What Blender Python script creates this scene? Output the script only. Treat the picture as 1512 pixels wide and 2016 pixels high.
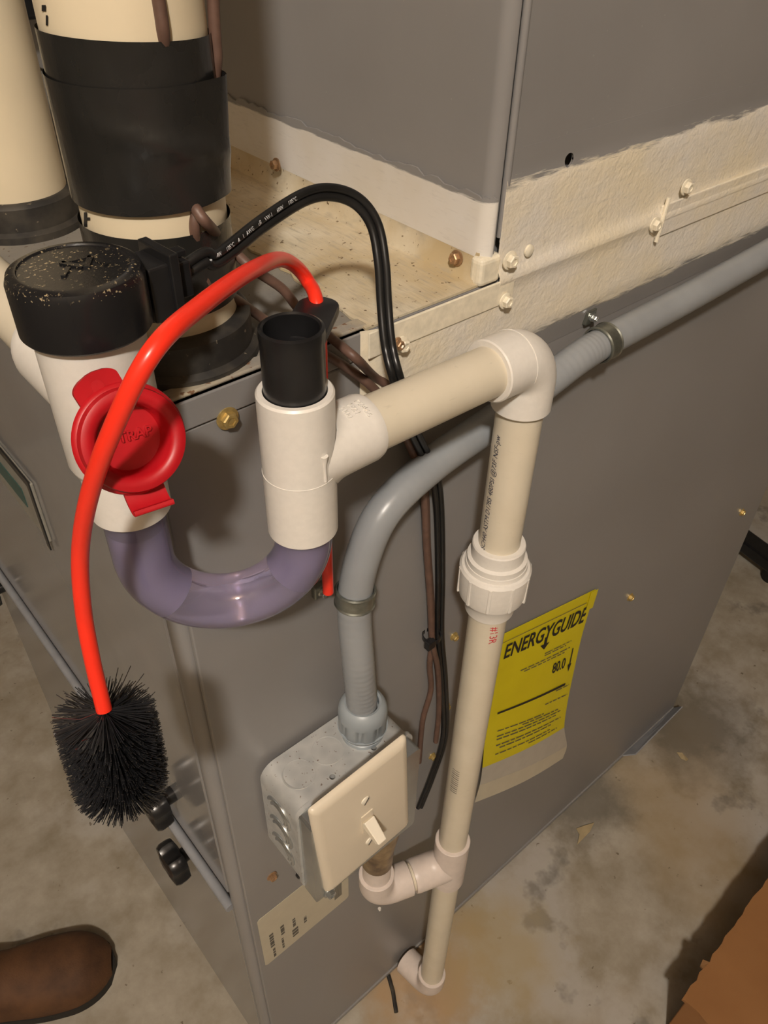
import bpy, bmesh, math, random
from mathutils import Vector, Matrix
random.seed(7)
for o in list(bpy.data.objects): bpy.data.objects.remove(o, do_unlink=True)
scn = bpy.context.scene
COL = scn.collection
PI = math.pi

# ------------------------------------------------------------------ camera
F = 1585.2366
ROT = Matrix(((0.7585102687, 0.4134151067, -0.5037361629),
              (-0.6513223952, 0.5058693850, -0.5655751964),
              (0.0210073728, 0.7570892384, 0.6529736407)))
CAM = Vector((-0.112013, -0.280937, 1.125136))
cd = bpy.data.cameras.new('camera'); cam = bpy.data.objects.new('camera', cd); COL.objects.link(cam)
cam.matrix_world = Matrix.Translation(CAM) @ ROT.to_4x4()
cd.sensor_fit = 'VERTICAL'; cd.sensor_height = 36.0; cd.lens = F * 36.0 / 2016.0
cd.clip_start = 0.01
scn.camera = cam

# ------------------------------------------------------------------ world, lights, exposure
w = bpy.data.worlds.new('world'); scn.world = w; w.use_nodes = True
w.node_tree.nodes['Background'].inputs[0].default_value = (1.0, 0.88, 0.72, 1)
w.node_tree.nodes['Background'].inputs[1].default_value = 0.08
scn.view_settings.view_transform = 'Standard'; scn.view_settings.look = 'None'
scn.view_settings.exposure = 0.0; scn.view_settings.gamma = 1.0; scn.view_settings.use_curve_mapping = False
def lamp(name, loc, energy, color, radius):
    l = bpy.data.lights.new(name, 'POINT'); l.energy = energy; l.color = color; l.shadow_soft_size = radius
    o = bpy.data.objects.new(name, l); o.location = loc; COL.objects.link(o); return o
lamp('ceiling_lamp_offscreen', (-0.80, -1.00, 2.25), 120.0, (1.0, 0.93, 0.84), 0.06)

# ------------------------------------------------------------------ pixel helpers (1512 x 2016 frame)
def ray(px, py): return ROT @ Vector(((px - 756.0) / F, -(py - 1008.0) / F, -1.0))
def at(px, py, d): return CAM + ray(px, py) * d
def plane(px, py, ax, val):
    r = ray(px, py); return CAM + r * ((val - CAM[ax]) / r[ax])
def onR(px, py, y=0.0): return plane(px, py, 1, y)
def onL(px, py, x=0.0): return plane(px, py, 0, x)
def onZ(px, py, z): return plane(px, py, 2, z)
def oncyl(px, py, cx, cy, r):
    d = ray(px, py); ox, oy = CAM.x - cx, CAM.y - cy
    a = d.x**2 + d.y**2; b = ox*d.x + oy*d.y; c = ox*ox + oy*oy - r*r
    D = max(b*b - a*c, 0.0)
    return CAM + d * ((-b - math.sqrt(D)) / a)

# ------------------------------------------------------------------ materials
MATS = {}
class NT:
    def __init__(s, name):
        s.m = bpy.data.materials.new(name); s.m.use_nodes = True
        s.t = s.m.node_tree; s.b = s.t.nodes['Principled BSDF']; MATS[name] = s.m
    def n(s, kind, **kw):
        x = s.t.nodes.new(kind)
        for k, v in kw.items(): setattr(x, k, v)
        return x
    def l(s, a, b): s.t.links.new(a, b)
    def coord(s): return s.n('ShaderNodeTexCoord').outputs['Object']
    def noise(s, scale, detail=4, rough=0.55, vec=None, sc=None):
        x = s.n('ShaderNodeTexNoise'); x.inputs['Scale'].default_value = scale
        x.inputs['Detail'].default_value = detail; x.inputs['Roughness'].default_value = rough
        v = vec or s.coord()
        if sc:
            mp = s.n('ShaderNodeMapping'); mp.inputs['Scale'].default_value = sc; s.l(v, mp.inputs[0]); v = mp.outputs[0]
        s.l(v, x.inputs['Vector']); return x.outputs['Fac']
    def ramp(s, fac, stops):
        r = s.n('ShaderNodeValToRGB'); e = r.color_ramp.elements
        while len(e) < len(stops): e.new(0.5)
        for i, (p, c) in enumerate(stops):
            e[i].position = p; e[i].color = (c, c, c, 1) if isinstance(c, (int, float)) else (*c, 1)
        s.l(fac, r.inputs[0]); return r.outputs['Color']
    def mix(s, fac, a, b, blend='MIX'):
        x = s.n('ShaderNodeMix', data_type='RGBA', blend_type=blend)
        for sock, v in ((x.inputs[0], fac), (x.inputs[6], a), (x.inputs[7], b)):
            if isinstance(v, (int, float)): sock.default_value = v
            elif isinstance(v, tuple): sock.default_value = (*v, 1)
            else: s.l(v, sock)
        return x.outputs[2]
    def math(s, op, a, b=None, clamp=False):
        x = s.n('ShaderNodeMath', operation=op); x.use_clamp = clamp
        for i, v in enumerate((a, b)):
            if v is None: continue
            if isinstance(v, (int, float)): x.inputs[i].default_value = v
            else: s.l(v, x.inputs[i])
        return x.outputs[0]
    def xyz(s):
        x = s.n('ShaderNodeSeparateXYZ'); s.l(s.coord(), x.inputs[0]); return x.outputs
    def bump(s, h, strength=0.3, dist=0.001):
        x = s.n('ShaderNodeBump'); x.inputs['Strength'].default_value = strength; x.inputs['Distance'].default_value = dist
        s.l(h, x.inputs['Height']); s.l(x.outputs[0], s.b.inputs['Normal'])
    def set(s, color=None, rough=None, metal=None, **kw):
        for k, v in (('Base Color', color), ('Roughness', rough), ('Metallic', metal)):
            if v is None: continue
            i = s.b.inputs[k]
            if isinstance(v, tuple): i.default_value = (*v, 1)
            elif isinstance(v, (int, float)): i.default_value = v
            else: s.l(v, i)
        for k, v in kw.items(): s.b.inputs[k.replace('_', ' ')].default_value = v
        return s

def simple(name, c, rough=0.4, metal=0.0, var=0.12, scale=60, bump=0.0, **kw):
    m = NT(name); f = m.noise(scale)
    lo = tuple(x * (1 - var) for x in c); hi = tuple(min(1, x * (1 + var)) for x in c)
    m.set(m.ramp(f, [(0.3, lo), (0.7, hi)]), rough, metal, **kw)
    if bump: m.bump(f, bump, 0.0006)
    return m.m

GREY = (0.245, 0.238, 0.234)
m = NT('grey_enamel')
f = m.noise(7, 5); g = m.noise(160, 2)
scr = m.noise(30, 3, 0.5, sc=(1, 1, 14))
c = m.mix(m.ramp(f, [(0.35, 0.0), (0.7, 1.0)]), tuple(x*0.93 for x in GREY), tuple(x*1.07 for x in GREY))
c = m.mix(m.ramp(m.noise(420, 1), [(0.76, 0.0), (0.80, 0.25)]), c, (0.42, 0.40, 0.36))
m.set(c, m.ramp(f, [(0.3, 0.30), (0.7, 0.42)])); m.bump(g, 0.05, 0.0004)
m = NT('door_enamel'); f = m.noise(9, 4)
m.set(m.ramp(f, [(0.3, tuple(x*0.93 for x in GREY)), (0.7, tuple(x*1.07 for x in GREY))]), 0.14)
m.bump(m.noise(12, 2), 0.02, 0.001)

m = NT('dusty_top')          # grey top with settled grit and rust flecks
f = m.noise(26, 6); sp = m.noise(330, 2)
c = m.mix(m.ramp(f, [(0.35, 0.0), (0.72, 0.8)]), (0.19, 0.18, 0.165), (0.30, 0.27, 0.21))
c = m.mix(m.ramp(sp, [(0.66, 0.0), (0.70, 0.85)]), c, (0.10, 0.055, 0.03))
m.set(c, 0.7); m.bump(sp, 0.3, 0.0006)
m = NT('rust_lip'); f = m.noise(60, 5); sp = m.noise(260, 2)
c = m.mix(m.ramp(f, [(0.35, 0.0), (0.65, 1.0)]), (0.27, 0.25, 0.22), (0.42, 0.36, 0.26))
c = m.mix(m.ramp(sp, [(0.62, 0.0), (0.67, 0.9)]), c, (0.16, 0.07, 0.03)); m.set(c, 0.6)

def paint(name, axis, lo, hi, soft, cream, pale, feather_noise, bumpy, bs=0.33):
    # brushed-on sealant paint over the grey steel; its own ragged brush edges at lo and hi along one axis
    m = NT(name); z = m.xyz()[axis]
    brush = m.noise(34, 6, 0.65, sc=feather_noise)
    zz = m.math('ADD', z, m.math('MULTIPLY', m.math('SUBTRACT', brush, 0.5), soft))
    a = m.math('MULTIPLY', m.math('SUBTRACT', zz, lo), 1.0 / (soft * 0.16), True)
    b = m.math('MULTIPLY', m.math('SUBTRACT', hi, zz), 1.0 / (soft * 0.16), True)
    cov = m.math('MULTIPLY', a, b, True)
    st = m.noise(90, 4, 0.6, sc=feather_noise)
    c = m.mix(m.ramp(m.noise(14, 4), [(0.38, 0.0), (0.62, 1.0)]), pale, cream)
    gb = m.mix(m.ramp(m.noise(7, 5), [(0.35, 0.0), (0.7, 1.0)]), tuple(x*0.93 for x in GREY), tuple(x*1.07 for x in GREY))
    c = m.mix(m.ramp(st, [(0.56, 0.0), (0.85, 0.5)]), c, (0.46, 0.44, 0.42))
    m.set(m.mix(cov, gb, c), 0.40)
    h = m.math('ADD', m.noise(bumpy, 3), m.math('MULTIPLY', m.noise(bumpy*0.35, 2), 1.2))
    m.bump(m.math('MULTIPLY', h, cov), bs, 0.0014)
    return m.m
paint('paint_side', 2, 0.884, 0.984, 0.020, (0.78, 0.70, 0.54), (0.74, 0.70, 0.63), (1, 1, 7), 380)
paint('paint_front', 2, 0.90, 0.9755, 0.005, (0.66, 0.62, 0.55), (0.72, 0.70, 0.67), (1, 1, 9), 60, 0.15)
m = NT('paint_dirty')
f = m.noise(18, 6); st = m.noise(60, 5, 0.6, sc=(6, 1, 1)); sp = m.noise(300, 2)
c = m.mix(m.ramp(f, [(0.35, 0.0), (0.62, 1.0)]), (0.66, 0.60, 0.47), (0.50, 0.40, 0.24))
c = m.mix(m.ramp(st, [(0.5, 0.0), (0.72, 0.75)]), c, (0.40, 0.35, 0.27))
c = m.mix(m.ramp(sp, [(0.67, 0.0), (0.71, 0.9)]), c, (0.12, 0.07, 0.03)); m.set(c, 0.6); m.bump(st, 0.5, 0.001)
simple('paint_dab', (0.76, 0.70, 0.56), 0.45, var=0.1, scale=200, bump=0.5)

simple('pvc_white', (0.72, 0.69, 0.64), 0.36, var=0.03, scale=300, bump=0.10)
simple('pvc_pink', (0.66, 0.58, 0.53), 0.38, var=0.05, scale=120, bump=0.08)
m = NT('pvc_pipe'); f = m.noise(40, 4, sc=(1, 1, 1))
m.set(m.mix(m.ramp(m.noise(120, 5, 0.6, sc=(1, 1, 5)), [(0.64, 0.0), (0.74, 0.35)]), m.ramp(f, [(0.3, (0.63, 0.57, 0.45)), (0.7, (0.68, 0.62, 0.50))]), (0.42, 0.38, 0.31)), 0.33)
simple('vent_pvc', (0.70, 0.61, 0.44), 0.4, var=0.03, scale=30)
m = NT('stained_boot'); m.set(m.ramp(m.noise(40, 5), [(0.35, (0.10, 0.06, 0.03)), (0.65, (0.42, 0.30, 0.16))]), 0.45)
simple('black_plastic', (0.012, 0.012, 0.013), 0.28, var=0.3)
m = NT('black_cap_plastic')
sp = m.noise(850, 2); pz = m.noise(60, 3)
up_ = m.math('GREATER_THAN', m.xyz()[2], 1.0045)
dust = m.math('MULTIPLY', m.math('MULTIPLY', m.ramp(sp, [(0.62, 0.0), (0.67, 1.0)]), m.ramp(pz, [(0.44, 0.0), (0.56, 1.0)])), up_)
m.set(m.mix(dust, (0.011, 0.011, 0.012), (0.34, 0.27, 0.16)), 0.27); m.bump(sp, 0.10, 0.0004)
m = NT('black_tape'); f = m.noise(22, 4)
m.set(m.ramp(f, [(0.3, (0.014, 0.014, 0.013)), (0.7, (0.024, 0.023, 0.022))]), m.ramp(f, [(0.3, 0.20), (0.7, 0.34)]))
m.bump(m.noise(60, 4, 0.5, sc=(2, 2, 1)), 0.35, 0.0012)
m = NT('black_rubber'); f = m.noise(40, 6); sp = m.noise(300, 2)
c = m.mix(m.ramp(f, [(0.4, 0.0), (0.75, 1.0)]), (0.018, 0.017, 0.016), (0.085, 0.073, 0.055))
m.set(m.mix(m.ramp(sp, [(0.70, 0.0), (0.74, 0.6)]), c, (0.3, 0.25, 0.17)), 0.55)
simple('cable_jacket', (0.012, 0.012, 0.012), 0.33, var=0.3)
simple('red_rubber', (0.43, 0.005, 0.011), 0.42, var=0.06, scale=200)
simple('red_rod', (0.86, 0.035, 0.015), 0.30, var=0.03)
simple('brown_wire', (0.12, 0.068, 0.050), 0.5, var=0.2, scale=150)
simple('conduit_grey', (0.27, 0.285, 0.30), 0.33, var=0.08, scale=25)
simple('connector_grey', (0.29, 0.325, 0.35), 0.38, var=0.05)
m = NT('galvanised'); v = m.n('ShaderNodeTexVoronoi'); v.inputs['Scale'].default_value = 110; m.l(m.coord(), v.inputs['Vector'])
f = m.noise(30, 5)
c = m.mix(m.ramp(v.outputs['Distance'], [(0.0, 0.0), (0.9, 1.0)]), (0.44, 0.455, 0.455), (0.58, 0.585, 0.57))
c = m.mix(m.ramp(m.noise(380, 2), [(0.68, 0.0), (0.72, 0.8)]), c, (0.13, 0.06, 0.03))
m.set(c, m.ramp(f, [(0.3, 0.38), (0.7, 0.55)]), 0.4)
simple('bright_zinc', (0.50, 0.52, 0.52), 0.24, 0.85, var=0.15, scale=40)
simple('clamp_metal', (0.25, 0.26, 0.23), 0.35, 0.8, var=0.3, scale=90)
simple('brass', (0.55, 0.40, 0.15), 0.30, 0.6, var=0.2, scale=300)
simple('copper_tone', (0.36, 0.22, 0.12), 0.35, 0.5, var=0.3, scale=300)
simple('ivory', (0.72, 0.64, 0.51), 0.35, var=0.02, scale=30)
simple('toggle_white', (0.80, 0.74, 0.62), 0.3, var=0.02)
m = NT('label_yellow'); m.set(m.ramp(m.noise(20, 3), [(0.3, (0.62, 0.52, 0.005)), (0.7, (0.68, 0.58, 0.008))]), 0.42)
simple('label_flap', (0.44, 0.41, 0.35), 0.5, var=0.05)
simple('sticker_paper', (0.50, 0.455, 0.35), 0.5, var=0.04)
simple('ink', (0.015, 0.015, 0.015), 0.5, var=0.1)
simple('ink_grey', (0.10, 0.09, 0.075), 0.55, var=0.1)
simple('ink_blue', (0.02, 0.025, 0.06), 0.5, var=0.1)
simple('ink_red', (0.55, 0.03, 0.04), 0.5, var=0.1)
simple('print_white', (0.70, 0.72, 0.74), 0.5, var=0.02)
m = NT('clear_pvc')
m.set((0.74, 0.70, 0.88), 0.06, Transmission_Weight=0.90, IOR=1.38)
simple('lilac_sleeve', (0.60, 0.56, 0.68), 0.35, var=0.05)
simple('bristle', (0.020, 0.020, 0.022), 0.16, var=0.2, Specular_IOR_Level=0.9)
simple('bar_steel', (0.26, 0.27, 0.29), 0.3, var=0.1)
m = NT('suede'); f = m.noise(24, 5)
m.set(m.ramp(f, [(0.3, (0.050, 0.020, 0.006)), (0.7, (0.12, 0.052, 0.018))]), 0.75); m.bump(m.noise(400, 3), 0.5, 0.001)
simple('sole_rubber', (0.012, 0.010, 0.008), 0.7)
m = NT('cardboard'); f = m.noise(10, 5)
m.set(m.ramp(f, [(0.3, (0.24, 0.105, 0.032)), (0.7, (0.29, 0.135, 0.045))]), 0.8); m.bump(m.noise(140, 2, sc=(8, 1, 1)), 0.15, 0.001)
simple('cardboard_edge', (0.22, 0.11, 0.04), 0.85)
simple('dry_leaf', (0.38, 0.30, 0.17), 0.8)
simple('dark_red', (0.20, 0.015, 0.02), 0.4)
simple('badge_face', (0.24, 0.23, 0.20), 0.35)
simple('badge_green', (0.04, 0.09, 0.08), 0.4)
m = NT('concrete')
f1 = m.noise(4.0, 6, 0.6); f2 = m.noise(16, 6, 0.65); f3 = m.noise(2.2, 4); sp = m.noise(70, 3)
c = m.mix(m.ramp(f2, [(0.33, 0.0), (0.68, 1.0)]), (0.27, 0.235, 0.175), (0.42, 0.385, 0.32))
c = m.mix(m.ramp(f1, [(0.50, 0.0), (0.62, 0.75)]), c, (0.42, 0.40, 0.37))
c = m.mix(m.ramp(f3, [(0.56, 0.0), (0.68, 0.55)]), c, (0.34, 0.25, 0.13))
c = m.mix(m.ramp(m.noise(7.5, 5, 0.6), [(0.60, 0.0), (0.66, 0.65)]), c, (0.14, 0.13, 0.11))
c = m.mix(m.ramp(sp, [(0.69, 0.0), (0.73, 0.8)]), c, (0.12, 0.09, 0.055))
X = m.xyz()
def spot(px_, py_, rad):
    dx = m.math('SUBTRACT', X[0], px_); dy = m.math('SUBTRACT', X[1], py_)
    dd_ = m.math('SQRT', m.math('ADD', m.math('MULTIPLY', dx, dx), m.math('MULTIPLY', dy, dy)))
    dd_ = m.math('ADD', dd_, m.math('MULTIPLY', m.math('SUBTRACT', f2, 0.5), rad*1.3))
    return m.math('MULTIPLY', m.math('SUBTRACT', rad, dd_), 1.6/rad, True)
c = m.mix(m.math('MULTIPLY', spot(0.205, -0.02, 0.11), 0.75), c, (0.44, 0.29, 0.15))
c = m.mix(m.math('MULTIPLY', spot(0.30, -0.07, 0.10), 0.6), c, (0.40, 0.32, 0.17))
c = m.mix(m.math('MULTIPLY', spot(0.80, -0.04, 0.13), 0.75), c, (0.13, 0.115, 0.09))
c = m.mix(m.math('MULTIPLY', spot(0.55, 0.00, 0.09), 0.7), c, (0.13, 0.12, 0.10))
c = m.mix(m.math('MULTIPLY', spot(0.84, -0.28, 0.10), 0.65), c, (0.13, 0.115, 0.085))
m.set(c, m.ramp(f2, [(0.3, 0.45), (0.7, 0.75)])); m.bump(f2, 0.25, 0.002)
m = NT('block_wall'); m.set(m.ramp(m.noise(5, 5), [(0.3, (0.17, 0.14, 0.10)), (0.7, (0.25, 0.21, 0.15))]), 0.85)
simple('joist_wood', (0.25, 0.16, 0.08), 0.8, var=0.25, scale=8)

# ------------------------------------------------------------------ mesh helpers
class MB:
    def __init__(s): s.v = []; s.f = []
    def add(s, vs, fs):
        k = len(s.v); s.v += [Vector(v) for v in vs]; s.f += [tuple(i + k for i in f) for f in fs]; return s
    def build(s, name, mat, parent=None, smooth=35, bevel=0.0, seg=2):
        me = bpy.data.meshes.new(name); me.from_pydata([tuple(v) for v in s.v], [], s.f)
        bm = bmesh.new(); bm.from_mesh(me); bmesh.ops.recalc_face_normals(bm, faces=bm.faces)
        if bevel:
            es = [e for e in bm.edges if len(e.link_faces) == 2 and e.calc_face_angle(0) > 0.6]
            bmesh.ops.bevel(bm, geom=es, offset=bevel, segments=seg, profile=0.5, affect='EDGES')
        bm.to_mesh(me); bm.free()
        me.materials.append(MATS[mat])
        if smooth:
            me.shade_smooth(); me.set_sharp_from_angle(angle=math.radians(smooth))
        return link(name, me, parent)
def link(name, me, parent=None):
    o = bpy.data.objects.new(name, me); COL.objects.link(o)
    if parent is not None:
        o.parent = parent; o.matrix_parent_inverse = Matrix.Translation(-world_loc(parent))
    return o
def world_loc(o):
    return Vector(o['_base']) if '_base' in o else (world_loc(o.parent) if o.parent else o.location.copy())
def thing(name, label, cat, loc=(0, 0, 0), group=None):
    o = bpy.data.objects.new(name, None); COL.objects.link(o); o.location = loc; o.empty_display_size = 0.02
    o['label'] = label; o['category'] = cat
    BASE[o.name] = Vector(loc)
    if group: o['group'] = group
    return o
BASE = {}
def world_loc(o):
    # parts keep world coordinates in their meshes; only the thing's Empty is offset
    return BASE.get(o.name, Vector((0, 0, 0)))
def tag(o, label, cat, group=None):
    o['label'] = label; o['category'] = cat
    if group: o['group'] = group
    return o

def box(mb, x0, x1, y0, y1, z0, z1):
    return mb.add([(x0,y0,z0),(x1,y0,z0),(x1,y1,z0),(x0,y1,z0),(x0,y0,z1),(x1,y0,z1),(x1,y1,z1),(x0,y1,z1)],
                  [(0,3,2,1),(4,5,6,7),(0,1,5,4),(1,2,6,5),(2,3,7,6),(3,0,4,7)])
def obox(mb, c, ax, ay, az, hx, hy, hz):
    vs = []
    for k in (-1, 1):
        for j, i in ((-1,-1),(-1,1),(1,1),(1,-1)): vs.append(c + ax*(i*hx) + ay*(j*hy) + az*(k*hz))
    return mb.add(vs, [(0,3,2,1),(4,5,6,7),(0,1,5,4),(1,2,6,5),(2,3,7,6),(3,0,4,7)])
def basis(d):
    d = Vector(d).normalized(); u = d.orthogonal().normalized(); return d, u, d.cross(u)
def spline(pts, n=10):
    P = [Vector(p) for p in pts]; out = []
    P = [P[0]*2 - P[1]] + P + [P[-1]*2 - P[-2]]
    for i in range(1, len(P) - 2):
        a, b, c, d = P[i-1:i+3]
        for k in range(n):
            t = k / n
            out.append(0.5*((2*b) + (c-a)*t + (2*a-5*b+4*c-d)*t*t + (-a+3*b-3*c+d)*t**3))
    out.append(P[-2]); return out
def sweep(mb, path, r, seg=24, caps=True, sx=1.0, sy=1.0, up=None):
    # tube of radius r (number or function of index fraction) along a list of points
    P = [Vector(p) for p in path]; n = len(P); rings = []
    t0 = (P[1]-P[0]).normalized()
    u = (Vector(up) - t0*Vector(up).dot(t0)).normalized() if up else t0.orthogonal().normalized()
    k0 = len(mb.v); vs = []; fs = []
    for i in range(n):
        t = (P[min(i+1, n-1)] - P[max(i-1, 0)]).normalized()
        u = (u - t*u.dot(t)).normalized(); v = t.cross(u)
        rr = r(i/(n-1)) if callable(r) else r
        for k in range(seg):
            a = 2*PI*k/seg; vs.append(P[i] + u*(math.cos(a)*rr*sx) + v*(math.sin(a)*rr*sy))
    for i in range(n-1):
        for k in range(seg):
            a = i*seg+k; b = i*seg+(k+1) % seg; fs.append((a, b, b+seg, a+seg))
    if caps: fs += [tuple(reversed(range(seg))), tuple(range((n-1)*seg, n*seg))]
    return mb.add(vs, fs)
def lathe(mb, base, d, prof, seg=40, rmod=None):
    # profile of (radius, height) turned about the axis through base along d
    d, u, v = basis(d); base = Vector(base); vs = []; fs = []
    for (r, h) in prof:
        for k in range(seg):
            a = 2*PI*k/seg; rr = r*(rmod(a, h) if rmod else 1.0)
            vs.append(base + d*h + u*(math.cos(a)*rr) + v*(math.sin(a)*rr))
    n = len(prof)
    for i in range(n-1):
        for k in range(seg):
            a = i*seg+k; b = i*seg+(k+1) % seg; fs.append((a, b, b+seg, a+seg))
    if prof[0][0] > 1e-6: fs.append(tuple(reversed(range(seg))))
    if prof[-1][0] > 1e-6: fs.append(tuple(range((n-1)*seg, n*seg)))
    return mb.add(vs, fs)
def lathe_ring(mb, base, d, prof, seg=40):
    # closed profile (a hollow ring)
    d, u, v = basis(d); base = Vector(base); vs = []; fs = []; n = len(prof)
    for (r, h) in prof:
        for k in range(seg):
            a = 2*PI*k/seg; vs.append(base + d*h + u*(math.cos(a)*r) + v*(math.sin(a)*r))
    for i in range(n):
        for k in range(seg):
            a = i*seg+k; b = i*seg+(k+1) % seg; c = ((i+1) % n)*seg
            fs.append((a, b, c+(k+1) % seg, c+k))
    return mb.add(vs, fs)
def grid(mb, fn, nu, nv, thick=None):
    vs = [Vector(fn(i/nu, j/nv)) for j in range(nv+1) for i in range(nu+1)]
    q = lambda i, j: j*(nu+1)+i
    fs = [(q(i,j), q(i+1,j), q(i+1,j+1), q(i,j+1)) for j in range(nv) for i in range(nu)]
    if thick is not None:
        N = len(vs); vs = vs + [v + Vector(thick) for v in vs]
        fs += [tuple(N+k for k in reversed(f)) for f in fs]
        rim = [q(i,0) for i in range(nu)] + [q(nu,j) for j in range(nv)] + [q(nu-i,nv) for i in range(nu)] + [q(0,nv-j) for j in range(nv)]
        fs += [(rim[k], rim[(k+1) % len(rim)], rim[(k+1) % len(rim)]+N, rim[k]+N) for k in range(len(rim))]
    return mb.add(vs, fs)
def slab(mb, outline, off):
    # polygon outline (3D points) extruded by the vector off
    n = len(outline); o = Vector(off); vs = [Vector(p) for p in outline] + [Vector(p)+o for p in outline]
    return mb.add(vs, [tuple(range(n)), tuple(reversed(range(n, 2*n)))] + [(i, (i+1) % n, (i+1) % n+n, i+n) for i in range(n)])
def text(body, fn, name, mat, parent, size=1.0, shear=0.0, bold=0.0, extrude=0.0):
    # lettering: flat glyph outlines laid on a surface by fn(u, v); u along the line from 0, v up
    cu = bpy.data.curves.new(name, 'FONT'); cu.body = body; cu.size = size; cu.shear = shear; cu.offset = bold
    cu.resolution_u = 3; cu.extrude = extrude
    t = bpy.data.objects.new(name, cu); COL.objects.link(t)
    dg = bpy.context.evaluated_depsgraph_get(); dg.update()
    me = bpy.data.meshes.new_from_object(t.evaluated_get(dg))
    bpy.data.objects.remove(t, do_unlink=True)
    xs = [v.co.x for v in me.vertices] or [0]
    for v in me.vertices: v.co = fn(v.co.x, v.co.y, v.co.z) if extrude else fn(v.co.x, v.co.y)
    me.materials.clear(); me.materials.append(MATS[mat]); me.name = name
    return link(name, me, parent)
def text_width(body, size=1.0, bold=0.0):
    cu = bpy.data.curves.new('measure', 'FONT'); cu.body = body; cu.size = size; cu.offset = bold
    t = bpy.data.objects.new('measure', cu); COL.objects.link(t)
    dg = bpy.context.evaluated_depsgraph_get(); dg.update()
    wd = t.evaluated_get(dg).dimensions.x; bpy.data.objects.remove(t, do_unlink=True); return wd
def drill(o, p, d, r, depth):
    c = lathe(MB(), Vector(p) - Vector(d)*depth, d, [(r, 0), (r, depth*2)], 20).build('drill', 'grey_enamel', None, 0)
    md = o.modifiers.new('hole', 'BOOLEAN'); md.operation = 'DIFFERENCE'; md.solver = 'EXACT'; md.object = c
    bpy.context.view_layer.update(); dg = bpy.context.evaluated_depsgraph_get(); dg.update()
    me = bpy.data.meshes.new_from_object(o.evaluated_get(dg)); o.modifiers.clear()
    me.name = o.data.name; o.data = me; bpy.data.objects.remove(c, do_unlink=True)
def structure(o): o['kind'] = 'structure'; return o

# ------------------------------------------------------------------ the setting
def wallbox(name, mat, a):
    return structure(box(MB(), *a).build(name, mat, smooth=0))
wallbox('floor', 'concrete', (-1.5, 2.2, -2.0, 1.4, -0.05, 0.0))
wallbox('wall_back', 'block_wall', (2.2, 2.3, -2.0, 1.4, -0.05, 2.4))
wallbox('wall_left', 'block_wall', (-1.6, 2.3, 1.4, 1.5, -0.05, 2.4))
wallbox('wall_front', 'block_wall', (-1.6, -1.5, -2.0, 1.4, -0.05, 2.4))
wallbox('wall_right', 'block_wall', (-1.6, 2.3, -2.1, -2.0, -0.05, 2.4))
wallbox('ceiling', 'joist_wood', (-1.6, 2.3, -2.1, 1.5, 2.4, 2.45))

# ------------------------------------------------------------------ furnace cabinet
ZT = 0.930; DX = 0.797; WY = 0.62
fur = thing('furnace', 'large grey enamelled furnace cabinet standing on the concrete floor', 'furnace', (0.40, 0.31, 0))
box(MB(), 0.012, DX, 0.004, WY, 0.004, ZT-0.002).build('cabinet_body', 'grey_enamel', fur, 0)
# side panel with rolled front edge
box(MB(), 0.0012, DX, 0.0, 0.004, 0.012, 0.9145).build('side_panel', 'grey_enamel', fur, 0, bevel=0.001)
box(MB(), 0.0, DX+0.001, -0.0012, 0.004, 0.9155, ZT).build('top_flange', 'grey_enamel', fur, 0, bevel=0.0006)
box(MB(), 0.0, DX, 0.0, WY, ZT-0.002, ZT).build('top_panel', 'dusty_top', fur, 0)
box(MB(), 0.001, 0.125, 0.0015, 0.010, ZT, ZT+0.002).build('top_lip', 'rust_lip', fur, 0, bevel=0.0008)
box(MB(), 0.001, 0.060, 0.0125, 0.0185, ZT, ZT+0.003).build('gasket_strip', 'black_rubber', fur, 0, bevel=0.001)
# corner post on the door side: rounded vertical bead next to the seam
mb = MB(); sweep(mb, [(0.0035, 0.0139, z/10*0.9+0.006) for z in range(11)], 0.0088, 20, up=(1,0,0)); mb.build('corner_post', 'grey_enamel', fur)
# doors
box(MB(), -0.003, 0.012, 0.025, WY-0.01, 0.437, 0.925).build('upper_door', 'door_enamel', fur, 0, bevel=0.0015)
box(MB(), -0.002, 0.012, 0.025, WY-0.01, 0.014, 0.417).build('lower_door', 'door_enamel', fur, 0, bevel=0.0015)
mb = MB(); sweep(mb, [(-0.006, 0.018+i*0.058, 0.427) for i in range(11)], 0.0046, 14); mb.build('door_lip', 'bar_steel', fur)
def knob(p, r=0.017):
    mb = MB()
    lathe(mb, p, (-1,0,0), [(0.007, 0), (0.007, 0.010)], 16)
    vs = []; fs = []
    d, u, v = basis((-1,0,0)); seg = 40
    prof = [(0.55, 0.008), (0.95, 0.010), (1.0, 0.014), (1.0, 0.021), (0.92, 0.0245), (0.5, 0.026)]
    lathe(mb, p, (-1,0,0), [(a*r, h) for a, h in prof], seg, lambda a, h: 0.84+0.16*math.tanh(3*math.cos(4*a)))
    mb.build('door_knob', 'black_plastic', fur)
knob(Vector((-0.003, 0.098, 0.500)), 0.021); knob(Vector((-0.002, 0.100, 0.396)), 0.021); knob(Vector((-0.002, 0.575, 0.366)), 0.021)
# badge on the upper door
box(MB(), -0.0055, -0.003, 0.222, 0.48, 0.700, 0.757).build('badge_plate', 'badge_face', fur, 0, bevel=0.0008)
box(MB(), -0.0065, -0.0055, 0.2225, 0.228, 0.692, 0.759).build('badge_rim', 'black_plastic', fur, 0)
box(MB(), -0.0065, -0.0055, 0.228, 0.48, 0.752, 0.759).build('badge_rim', 'black_plastic', fur, 0)
box(MB(), -0.0062, -0.0055, 0.252, 0.40, 0.716, 0.734).build('badge_lettering', 'badge_green', fur, 0)
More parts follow.
